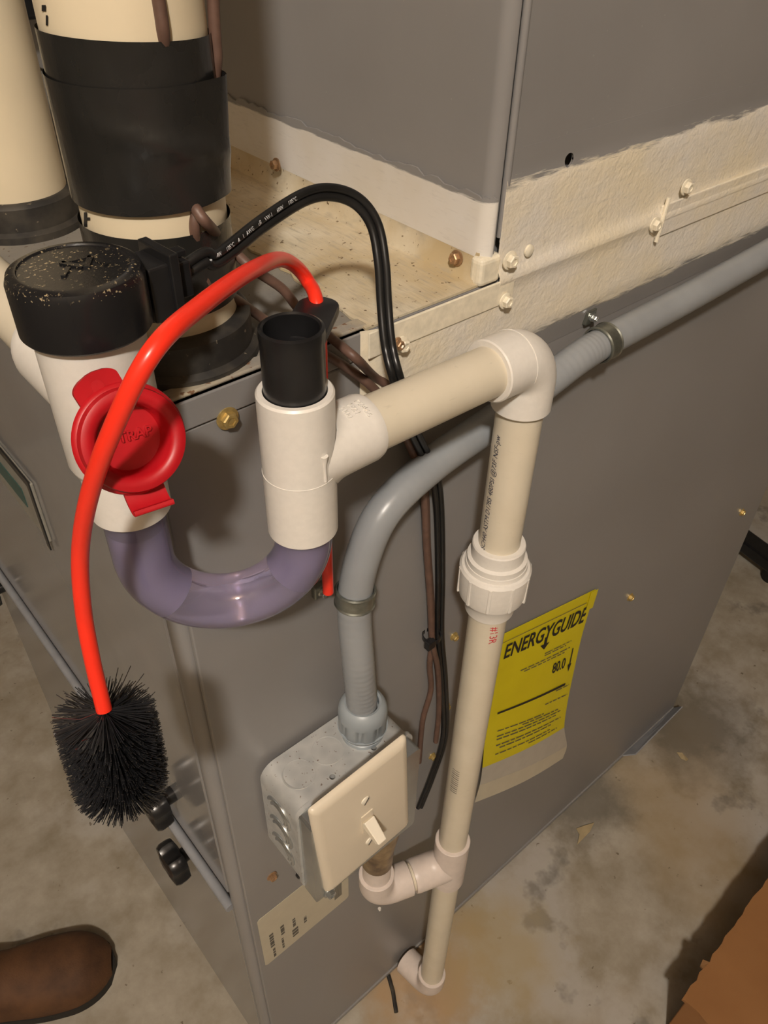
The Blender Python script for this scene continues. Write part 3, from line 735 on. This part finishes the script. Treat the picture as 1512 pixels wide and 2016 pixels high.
# ------------------------------------------------------------------ flexible conduit
cn_ = thing('flexible_conduit', 'grey ribbed flexible conduit bending up from the switch box', 'conduit', tuple(onR(725,1400,-0.03)))
BX = 0.1005; BY = -0.026; BZ = 0.6325
kp = [(BX,BY,BZ+0.012),(BX-0.0015,BY,BZ+0.045)] + [onR(705,1300,-0.024), onR(698,1195,-0.020), onR(712,1105,-0.019), onR(757,1005,-0.018), onR(850,915,-0.016), onR(960,838,-0.015), onR(1060,765,-0.014), onR(1140,704,-0.0165), onR(1200,668,-0.0165), onR(1350,588,-0.0165), onR(1512,498,-0.0165), onR(1640,425,-0.0165)]
KP = spline(kp, 30); KN = len(KP)
def krad(t):
    i = t*(KN-1); smooth_zone = 1.0 if (i < 105 or i > 250) else 0.25
    return 0.0106 + 0.00010*smooth_zone*math.sin(i*2*PI/4.0)
mb = MB(); sweep(mb, KP, krad, 28, False); mb.build('hose', 'conduit_grey', cn_, 60)
mb = MB(); nb = (BX,BY,BZ)
lathe(mb, nb, (0,0,1), [(0.0152,0),(0.0152,0.003),(0.0138,0.004),(0.0138,0.006),(0.0165,0.0065),(0.0178,0.010)], 40); mb.build('connector_base', 'connector_grey', cn_, 30)
mb = MB(); lathe(mb, nb, (0,0,1), [(0.0162,0.007),(0.0172,0.009),(0.0173,0.0228),(0.0173,0.0235),(0.0172,0.026),(0.0168,0.030),(0.0150,0.034),(0.0128,0.0355),(0.0112,0.0350),(0.0108,0.030)], 64, lambda a, h: 1.0 - (0.055*(0.5+0.5*math.tanh(5*math.cos(8*a)-1)) if h < 0.023 else 0.0))
mb.build('connector_nut', 'connector_grey', cn_, 40)
def kclamp(i, strap):
    p = KP[i]; t = (KP[i+1]-KP[i-1]).normalized()
    mb = MB(); lathe_ring(mb, p - t*0.006, t, [(0.0112,0),(0.0122,0),(0.0128,0.001),(0.0122,0.002),(0.0122,0.010),(0.0128,0.011),(0.0122,0.012),(0.0112,0.012)], 36)
    mb.build('pipe_clamp', 'clamp_metal', cn_, 30)
    q = p + (Vector((0,0,1)) if abs(t.z) < 0.7 else Vector((-1,0,0)))*0.0135
    mb = MB(); box(mb, q.x-0.005, q.x+0.005, -0.004, 0.0, q.z-0.005, q.z+0.005); mb.build('clamp_foot', 'clamp_metal', cn_, 0, bevel=0.0008)
    screw((q.x, -0.004, q.z), NY, cn_, 'bright_zinc', 0.0024, 'clamp_screw')
kclamp(97, 0); kclamp(296, 0)

# ------------------------------------------------------------------ switch box
sb = thing('switch_box', 'galvanised steel electrical box with an ivory toggle switch plate on the furnace side', 'switch box', (0.08, 0, 0.51))
bx0, bx1, bz0, bz1 = 0.027, 0.128, 0.528, 0.6325; yb, yf = -0.004, -0.046
def rrect(x0, x1, z0, z1, r, y, n=6):
    P = []
    for cx, cz, a0 in ((x1-r, z1-r, 0), (x0+r, z1-r, 90), (x0+r, z0+r, 180), (x1-r, z0+r, 270)):
        for k in range(n+1):
            a = math.radians(a0 + 90*k/n); P.append(Vector((cx+math.cos(a)*r, y, cz+math.sin(a)*r)))
    return P
mb = MB(); slab(mb, rrect(bx0, bx1, bz0, bz1, 0.013, yb), (0, yf-yb, 0)); bxo = mb.build('box_body', 'galvanised', sb, 30)
mb = MB(); slab(mb, rrect(bx0-0.0008, bx1+0.0008, bz0-0.0008, bz1+0.0008, 0.010, yf+0.001), (0, -0.0032, 0)); mb.build('box_lip', 'galvanised', sb, 30)
mb = MB(); slab(mb, rrect(bx0+0.001, bx1-0.004, bz0-0.002, bz1-0.0015, 0.003, yf-0.002), (0, -0.0135, 0)); mb.build('cover_ring', 'bright_zinc', sb, 30)
# stamped knockouts: concentric rings on top and on the left side
def knock(c, d, r): 
    mb = MB(); lathe_ring(mb, c, d, [(r,-0.0003),(r+0.0009,-0.0003),(r+0.0009,0.0003),(r,0.0003)], 36); mb.build('knockout_ring', 'galvanised', bxo)
for c in ((0.046,-0.024),(0.072,-0.022)): knock(Vector((c[0],c[1],bz1)), (0,0,1), 0.0108)
for c in ((0.062,-0.0405,0.0021),(0.098,-0.0412,0.0021),(0.128,-0.030,0.0018)): drill(bxo, (c[0],c[1],bz1), (0,0,1), c[2], 0.008)
for k, zc in enumerate((0.604, 0.579, 0.554)):
    for r in (0.0125, 0.0085):
        mb = MB(); P = []
        for i in range(25):
            a = PI*(0.15+1.0*i/24); P.append(Vector((bx0-0.0002, -0.025+math.cos(a)*r, zc+math.sin(a)*r)))
        sweep(mb, P, 0.0016, 10); mb.build('knockout_ridge', 'bright_zinc', bxo, 60)
screw((0.040, yf-0.0155, bz0-0.001), NY, sb, 'bright_zinc', 0.0040, 'cover_screw')
# plate
pc = Vector((0.0715, -0.0640, 0.5995)); tl_ = math.radians(4.0)
px_ = Vector((math.cos(tl_), 0, math.sin(tl_))); pz_ = Vector((-math.sin(tl_), 0, math.cos(tl_)))
def plpt(u, v, d): return pc + px_*u + pz_*v + Vector((0,-1,0))*d
def rr2(hw, hh, r, d, n=6):
    P = []
    for sx, sz, a0 in ((1,1,0),(-1,1,90),(-1,-1,180),(1,-1,270)):
        for k in range(n+1):
            a = math.radians(a0+90*k/n); P.append(plpt(sx*(hw-r)+math.cos(a)*r, sz*(hh-r)+math.sin(a)*r, d))
    return P
mb = MB(); rings = [rr2(0.0402,0.0622,0.003,-0.0030), rr2(0.0402,0.0622,0.003,-0.0010), rr2(0.0389,0.0609,0.003,0.0006), rr2(0.0367,0.0586,0.003,0.0020), rr2(0.0340,0.0559,0.003,0.0026)]
n = len(rings[0]); vs = [p for r in rings for p in r]; fs = []
for i in range(len(rings)-1):
    for k in range(n): fs.append((i*n+k, i*n+(k+1) % n, (i+1)*n+(k+1) % n, (i+1)*n+k))
fs += [tuple(range((len(rings)-1)*n, len(rings)*n)), tuple(reversed(range(n)))]
mb.add(vs, fs); spl = mb.build('switch_plate', 'ivory', sb, 50)
mb = MB(); slab(mb, [plpt(-0.0050,-0.0118,0.0026), plpt(0.0050,-0.0118,0.0026), plpt(0.0050,0.0118,0.0026), plpt(-0.0050,0.0118,0.0026)], (0,-0.0007,0)); mb.build('toggle_frame', 'ivory', spl, 0)
tdir = (Vector((0,-1,0)) + pz_*(-0.75)).normalized(); tup = tdir.cross(px_).normalized()
mb = MB(); a = plpt(0,0.002,0.002)
vs = []
for dd_, hw, hh in ((0, 0.0045, 0.0050), (0.0185, 0.0036, 0.0034)):
    for sx, sy in ((-1,-1),(1,-1),(1,1),(-1,1)): vs.append(a + tdir*dd_ + px_*(sx*hw) + tup*(sy*hh))
mb.add(vs, [(0,3,2,1),(4,5,6,7),(0,1,5,4),(1,2,6,5),(2,3,7,6),(3,0,4,7)]); mb.build('toggle', 'toggle_white', sb, 0, bevel=0.0008)
for s in (1,-1):
    lathe(MB(), plpt(0, s*0.0300, 0.0024), NY, [(0.0036,0),(0.0034,0.0008),(0.0020,0.0014),(0.0001,0.0015)], 20).build('plate_screw', 'toggle_white', spl)
    mb = MB(); obox(mb, plpt(0, s*0.0300, 0.0041), (px_*0.6+pz_*0.8).normalized(), Vector((0,1,0)), (pz_*0.6-px_*0.8).normalized(), 0.0032, 0.0002, 0.0004); mb.build('screw_slot', 'ink_grey', spl, 0)

# ------------------------------------------------------------------ thermostat wires and cable tie
def wire(pts, label, r=0.0024, n=10):
    t = thing('thermostat_wire', label, 'wire', tuple(pts[-1]))
    mb = MB(); sweep(mb, spline(pts, n), r, 12); mb.build('wire_sheath', 'brown_wire', t, 60); return t
c1 = VR+0.0004
wire([oncyl(300,-60,VX,VY,c1), oncyl(312,0,VX,VY,c1), oncyl(321,60,VX,VY,c1), oncyl(324,110,VX,VY,VR-0.0025), oncyl(332,170,VX,VY,VR-0.003), oncyl(352,280,VX,VY,VR-0.003), oncyl(378,390,VX,VY,VR-0.0025), oncyl(390,418,VX,VY,VR+0.0030), oncyl(412,445,VX,VY,VR+0.0040),
      at(448,482,0.362), at(495,527,0.366), at(555,568,0.378), at(590,610,0.386), onZ(640,655,ZT+0.006), onZ(700,705,ZT+0.004), onR(735,740,-0.005), onR(775,772,-0.0075), onR(810,850,-0.006), onR(836,960,-0.004), onR(842,1080,-0.004), onR(849,1180,-0.004), onR(850,1262,-0.004), onR(846,1310,-0.004), onR(848,1360,-0.004), onR(832,1420,-0.004), onR(825,1500,-0.004)],
     'brown wire taped down the front of the wrapped vent pipe')
wire([oncyl(424,-60,VX,VY,c1), oncyl(420,0,VX,VY,c1), oncyl(424,80,VX,VY,c1), oncyl(426,120,VX,VY,VR-0.003), oncyl(418,200,VX,VY,VR-0.003), oncyl(395,350,VX,VY,VR-0.003), oncyl(383,440,VX,VY,c1), oncyl(390,500,VX,VY,VR-0.003), oncyl(410,560,VX,VY,VR-0.001),
      at(462,588,0.372), onZ(530,635,ZT+0.005), onZ(610,680,ZT+0.004), onR(680,722,-0.005), onR(745,775,-0.012), onR(800,862,-0.0105), onR(832,960,-0.0085), onR(840,1080,-0.0085), onR(847,1180,-0.0085), onR(851,1262,-0.0085), onR(862,1320,-0.006), onR(864,1400,-0.004), onR(858,1460,-0.004)],
     'brown wire running down the right flank of the wrapped vent pipe')
q = onR(848,1256,-0.0075)
zt_ = thing('cable_tie', 'black plastic cable tie round the brown wires on the furnace side', 'cable tie', tuple(q))
mb = MB(); obox(mb, q+Vector((-0.0045,-0.004,0)), Vector((1,0,0)), Vector((0,1,0)), Vector((0,0,1)), 0.0038, 0.0026, 0.0042); mb.build('tie_head', 'black_plastic', zt_, 0, bevel=0.0006)
mb = MB(); lathe_ring(mb, q+Vector((0.0020,0.001,-0.002)), (0,0,1), [(0.0066,0),(0.0074,0),(0.0074,0.004),(0.0066,0.004)], 28); mb.build('tie_band', 'black_plastic', zt_, 30)

# ------------------------------------------------------------------ energy label
el_ = thing('energy_label', 'yellow paper energy label with black heading taped to the furnace side', 'label', tuple(onR(1050,1400)))
Redge = [(1173,1160,-0.0015),(1157,1212,-0.003),(1143,1262,-0.005),(1129,1325,-0.008),(1117,1385,-0.011),(1111,1432,-0.014),(1116,1468,-0.018),(1108,1493,-0.021)]
Ledge = [(972,1258,-0.0015),(968,1300,-0.002),(964,1345,-0.003),(960,1400,-0.005),(955,1450,-0.007),(950,1512,-0.009),(945,1545,-0.011),(935,1580,-0.013)]
RPt = spline([onR(*q) for q in Redge], 6); LPt = spline([onR(*q) for q in Ledge], 6); NL = len(RPt)-1
def lab(u, v, lift=0.0):        # u 0..1 left to right, v 0..1 top to bottom
    k = max(0.0, min(0.9999, v))*NL; i = int(k); t = k-i
    a = LPt[i].lerp(LPt[i+1], t); b = RPt[i].lerp(RPt[i+1], t)
    p = a.lerp(b, u); p.y -= 0.004*math.sin(u*PI)*v + lift
    return p
VYW = 5/7.0
def part_sheet(name, v0, v1, mat, nv):
    mb = MB(); grid(mb, lambda u, v: lab(u, v0+(v1-v0)*v), 16, nv, (0,0.0003,0)); return mb.build(name, mat, el_, 60)
ys = part_sheet('printed_sheet', 0.0, VYW, 'label_yellow', 24); part_sheet('bottom_flap', VYW, 0.86, 'label_flap', 5); part_sheet('bottom_flap', 0.861, 1.0, 'sticker_paper', 5)
mb = MB(); grid(mb, lambda u, v: lab(0.94+0.08*u, 0.0+0.10*v, 0.0012), 3, 3, (0,0.0002,0)); mb.build('tape_corner', 'label_yellow', el_, 60)
W1 = text_width('ENERGY', 1.0, 0.02)
WT = text_width('ENERGYGUIDE', 1.0, 0.02)
text('ENERGYGUIDE', lambda u, v: lab(0.10+0.84*u/WT, 0.165-0.085*v/0.7, 0.0007), 'heading', 'ink', ys, 1.0, 0.2, 0.02)
yx = 0.10+0.84*(W1-0.30)/WT
mb = MB(); mb.add([lab(yx-0.012,0.15,0.0007), lab(yx+0.018,0.15,0.0007), lab(yx+0.018,0.19,0.0007), lab(yx+0.05,0.19,0.0007), lab(yx,0.225,0.0007), lab(yx-0.05,0.19,0.0007), lab(yx-0.012,0.19,0.0007)], [(0,1,2,6),(3,4,5)]); mb.build('arrow', 'ink', ys, 0)
def rule(u0, u1, v0, v1, mat='ink_grey'):
    mb = MB(); grid(mb, lambda u, v: lab(u0+(u1-u0)*u, v0+(v1-v0)*v, 0.0007), 10, 1); mb.build('printed_line', mat, ys, 0)
rule(0.05, 0.93, 0.052, 0.056)
rule(0.10, 0.90, 0.455, 0.466, 'ink')
rl = random.Random(2)
for v_, a_, b_ in ((0.25,0.55,0.86),(0.262,0.55,0.80),(0.285,0.30,0.86),(0.297,0.34,0.80),(0.47,0.78,0.96),(0.515,0.66,0.96),(0.56,0.12,0.66),(0.572,0.40,0.86),(0.586,0.12,0.90),(0.60,0.12,0.84),(0.626,0.12,0.92),(0.64,0.16,0.80),(0.665,0.12,0.78),(0.68,0.50,0.88)):
    x = a_
    while x < b_:
        l = rl.uniform(0.03, 0.09); rule(x, min(b_, x+l), v_, v_+0.005); x += l+0.014
for v_, s_ in ((0.375, '80.0'),):
    text(s_, lambda u, v: lab(0.68+0.16*u/1.7, v_-0.045*v/0.7, 0.0007), 'rating_figure', 'ink', ys, 1.0, 0, 0.02)
mb = MB(); mb.add([lab(0.90,0.30,0.0007), lab(0.915,0.30,0.0007), lab(0.915,0.37,0.0007), lab(0.93,0.37,0.0007), lab(0.905,0.405,0.0007), lab(0.88,0.37,0.0007), lab(0.90,0.37,0.0007)], [(0,1,2,6),(3,4,5)]); mb.build('arrow', 'ink', ys, 0)

# ------------------------------------------------------------------ rating sticker (its square code left out)
st = thing('rating_sticker', 'beige rating sticker with sideways print low on the furnace side under the switch', 'sticker', (0.055, -0.0012, 0.32))
mb = MB(); slab(mb, rrect(0.0065, 0.105, 0.317, 0.4145, 0.004, -0.0002), (0,-0.0004,0)); pp_ = mb.build('paper', 'sticker_paper', st, 0)
def sline(x, z0, z1, wd):
    z = z0
    while z < z1:
        l = rl.uniform(0.003, 0.008); box(MB(), x, x+wd, -0.0008, -0.0006, z, min(z1, z+l)).build('printed_line', 'ink_grey', pp_, 0); z += l+0.0016
sline(0.0165, 0.322, 0.340, 0.0025); sline(0.0150, 0.345, 0.372, 0.0042); sline(0.0265, 0.325, 0.346, 0.0022); sline(0.0270, 0.353, 0.372, 0.0038); sline(0.0385, 0.330, 0.345, 0.0065); sline(0.0400, 0.350, 0.366, 0.0030); sline(0.0520, 0.340, 0.352, 0.0030); sline(0.0640, 0.392, 0.402, 0.0030)
for k in range(10): box(MB(), 0.088+k*0.0009, 0.0885+k*0.0009, -0.0008, -0.0006, 0.335, 0.372).build('printed_bar', 'ink_grey', pp_, 0)

# ------------------------------------------------------------------ shoe
sh = thing('shoe', 'brown suede shoe with a thin black sole standing on the floor before the furnace doors', 'shoe', (-0.22, 0.33, 0))
toe = onZ(222,1880,0.03); sdir = Vector((0.90, -0.44, 0)).normalized(); sws = Vector((-sdir.y, sdir.x, 0))
toe = Vector((toe.x, toe.y, 0))
def sole_w(t):   # half width along the length from toe (0) to heel (1)
    return 0.001+0.046*math.sqrt(max(0, 1-(1-min(t/0.20, 1))**2))*(1-0.28*math.sin(max(0, min(1, (t-0.25)/0.55))*PI)**2*0.6) if t < 0.86 else 0.036*math.sqrt(max(0.0, 1-((t-0.86)/0.14)**2))+0.0005
SL = 0.29
ol = [toe - sdir*(SL*t) + sws*sole_w(t) for t in [i/40 for i in range(41)]] + [toe - sdir*(SL*t) - sws*sole_w(t) for t in [i/40 for i in range(40,-1,-1)]]
mb = MB(); slab(mb, ol, (0,0,0.014)); mb.build('sole', 'sole_rubber', sh, 40)
def upper(u, v):
    t = 0.012+0.975*v; a = PI*u; wv = sole_w(t)*0.97
    h = 0.014 + 0.034*min(1, t/0.12)**0.6 + 0.010*min(1, t/0.4) + 0.040*max(0, min(1, (t-0.42)/0.25))
    return toe - sdir*(SL*t) + sws*(math.cos(a)*wv) + Vector((0,0,0.013 + math.sin(a)**0.75*(h-0.013)*(0.98 if v > 0 else 0.9)))
mb = MB(); grid(mb, upper, 24, 40); mb.build('upper', 'suede', sh, 60)
mb = MB(); cc_ = toe - sdir*(SL*0.76); lathe(mb, cc_+Vector((0,0,0.05)), (0,0,1), [(0.036,0),(0.038,0.03),(0.036,0.055),(0.033,0.054),(0.033,0.03)], 32); mb.build('collar', 'suede', sh, 60)

# ------------------------------------------------------------------ cardboard box
ca, cbx, cc2 = onZ(1345,1968,0.10), onZ(1512,1730,0.10), onZ(1400,2016,0.10)
cx_ = (cbx-ca).normalized(); cy_ = Vector((cx_.y, -cx_.x, 0))
kb = thing('cardboard_box', 'brown cardboard box with a scuffed corner on the floor', 'box', tuple((ca+cx_*0.2+cy_*0.15).xy)+(0,))
mb = MB(); obox(mb, ca+cx_*0.20+cy_*0.15-Vector((0,0,0.052)), cx_, cy_, Vector((0,0,1)), 0.197, 0.147, 0.047); mb.build('carton', 'cardboard', kb, 0, bevel=0.001)
rk = random.Random(9)
ol = []
for i in range(41): ol.append(ca + cx_*(0.40*i/40) + cy_*(rk.uniform(-0.0015,0.0015)-0.001))
for i in range(31): ol.append(ca + cx_*(0.40) + cy_*(0.30*(i+1)/31))
for i in range(30): ol.append(ca + cx_*(0.40*(1-i/30)) + cy_*0.30)
for i in range(30): ol.append(ca + cx_*rk.uniform(-0.002,0.001) + cy_*(0.30*(1-i/30)))
mb = MB(); slab(mb, ol, (0,0,-0.0045)); mb.build('top_flap', 'cardboard', kb, 0)
mb = MB(); slab(mb, [ca+cx_*0.048+cy_*-0.0055+Vector((0,0,-0.001)), ca+cx_*0.056+cy_*-0.007+Vector((0,0,0)), ca+cx_*0.060+cy_*0.002, ca+cx_*0.046+cy_*0.002], (0,0,-0.003)); mb.build('torn_bit', 'cardboard_edge', kb, 0)

# ------------------------------------------------------------------ small litter on the floor
def chip(pts, label, grp=None):
    P = [onZ(*q, 0.0006) for q in pts]
    for i, p in enumerate(P): p.z = 0.0012 + (0.002 if i % 2 else 0)
    mb = MB(); slab(mb, P, (0,0,0.0008)); o = mb.build('dry_leaf', 'dry_leaf', None, 0); tag(o, label, 'leaf')
chip([(1134,1632),(1148,1628),(1170,1620),(1160,1640),(1136,1664),(1140,1645)], 'pale torn dry leaf scrap lying close to the furnace base rail')
chip([(1332,1482),(1342,1484),(1355,1496),(1350,1500),(1340,1494)], 'small curled tan leaf scrap on the floor past the bent rail end')

# ------------------------------------------------------------------ dark things in the background
fs_ = thing('floor_stand', 'black metal stand with splayed feet on the floor beyond the furnace', 'stand', (1.22, 0.16, 0))
mb = MB(); lathe(mb, (1.24,0.19,0.03), (0,0,1), [(0.030,0),(0.030,0.02),(0.022,0.03),(0.022,0.75)], 24); mb.build('post', 'black_plastic', fs_)
for a in (-100, 20, 140):
    ar = math.radians(a); dv = Vector((math.cos(ar), math.sin(ar), 0)); base_ = Vector((1.24,0.19,0.045))
    mb = MB(); obox(mb, base_+dv*0.07-Vector((0,0,0.006)), dv, Vector((-dv.y,dv.x,0)), Vector((0,0,1)), 0.075, 0.020, 0.014); lg = mb.build('foot', 'black_plastic', fs_, 0, bevel=0.004)
    mb = MB(); lathe(mb, base_+dv*0.135-Vector((0,0,0.045)), (0,0,1), [(0.016,0),(0.018,0.006),(0.018,0.026)], 20); mb.build('foot_pad', 'sole_rubber', lg)
rc = thing('hanging_case', 'small black and dark red case fixed on the plenum between the vent pipes', 'case', tuple(onL(60,20,PX)))
q = onL(66,10,PX)
box(MB(), PX-0.028, PX-0.0015, q.y-0.030, q.y+0.008, 0.983, 1.08).build('case_body', 'black_plastic', rc, 0, bevel=0.003)
box(MB(), PX-0.030, PX-0.028, q.y+0.000, q.y+0.0075, 0.986, 1.078).build('red_panel', 'dark_red', rc, 0, bevel=0.0006)
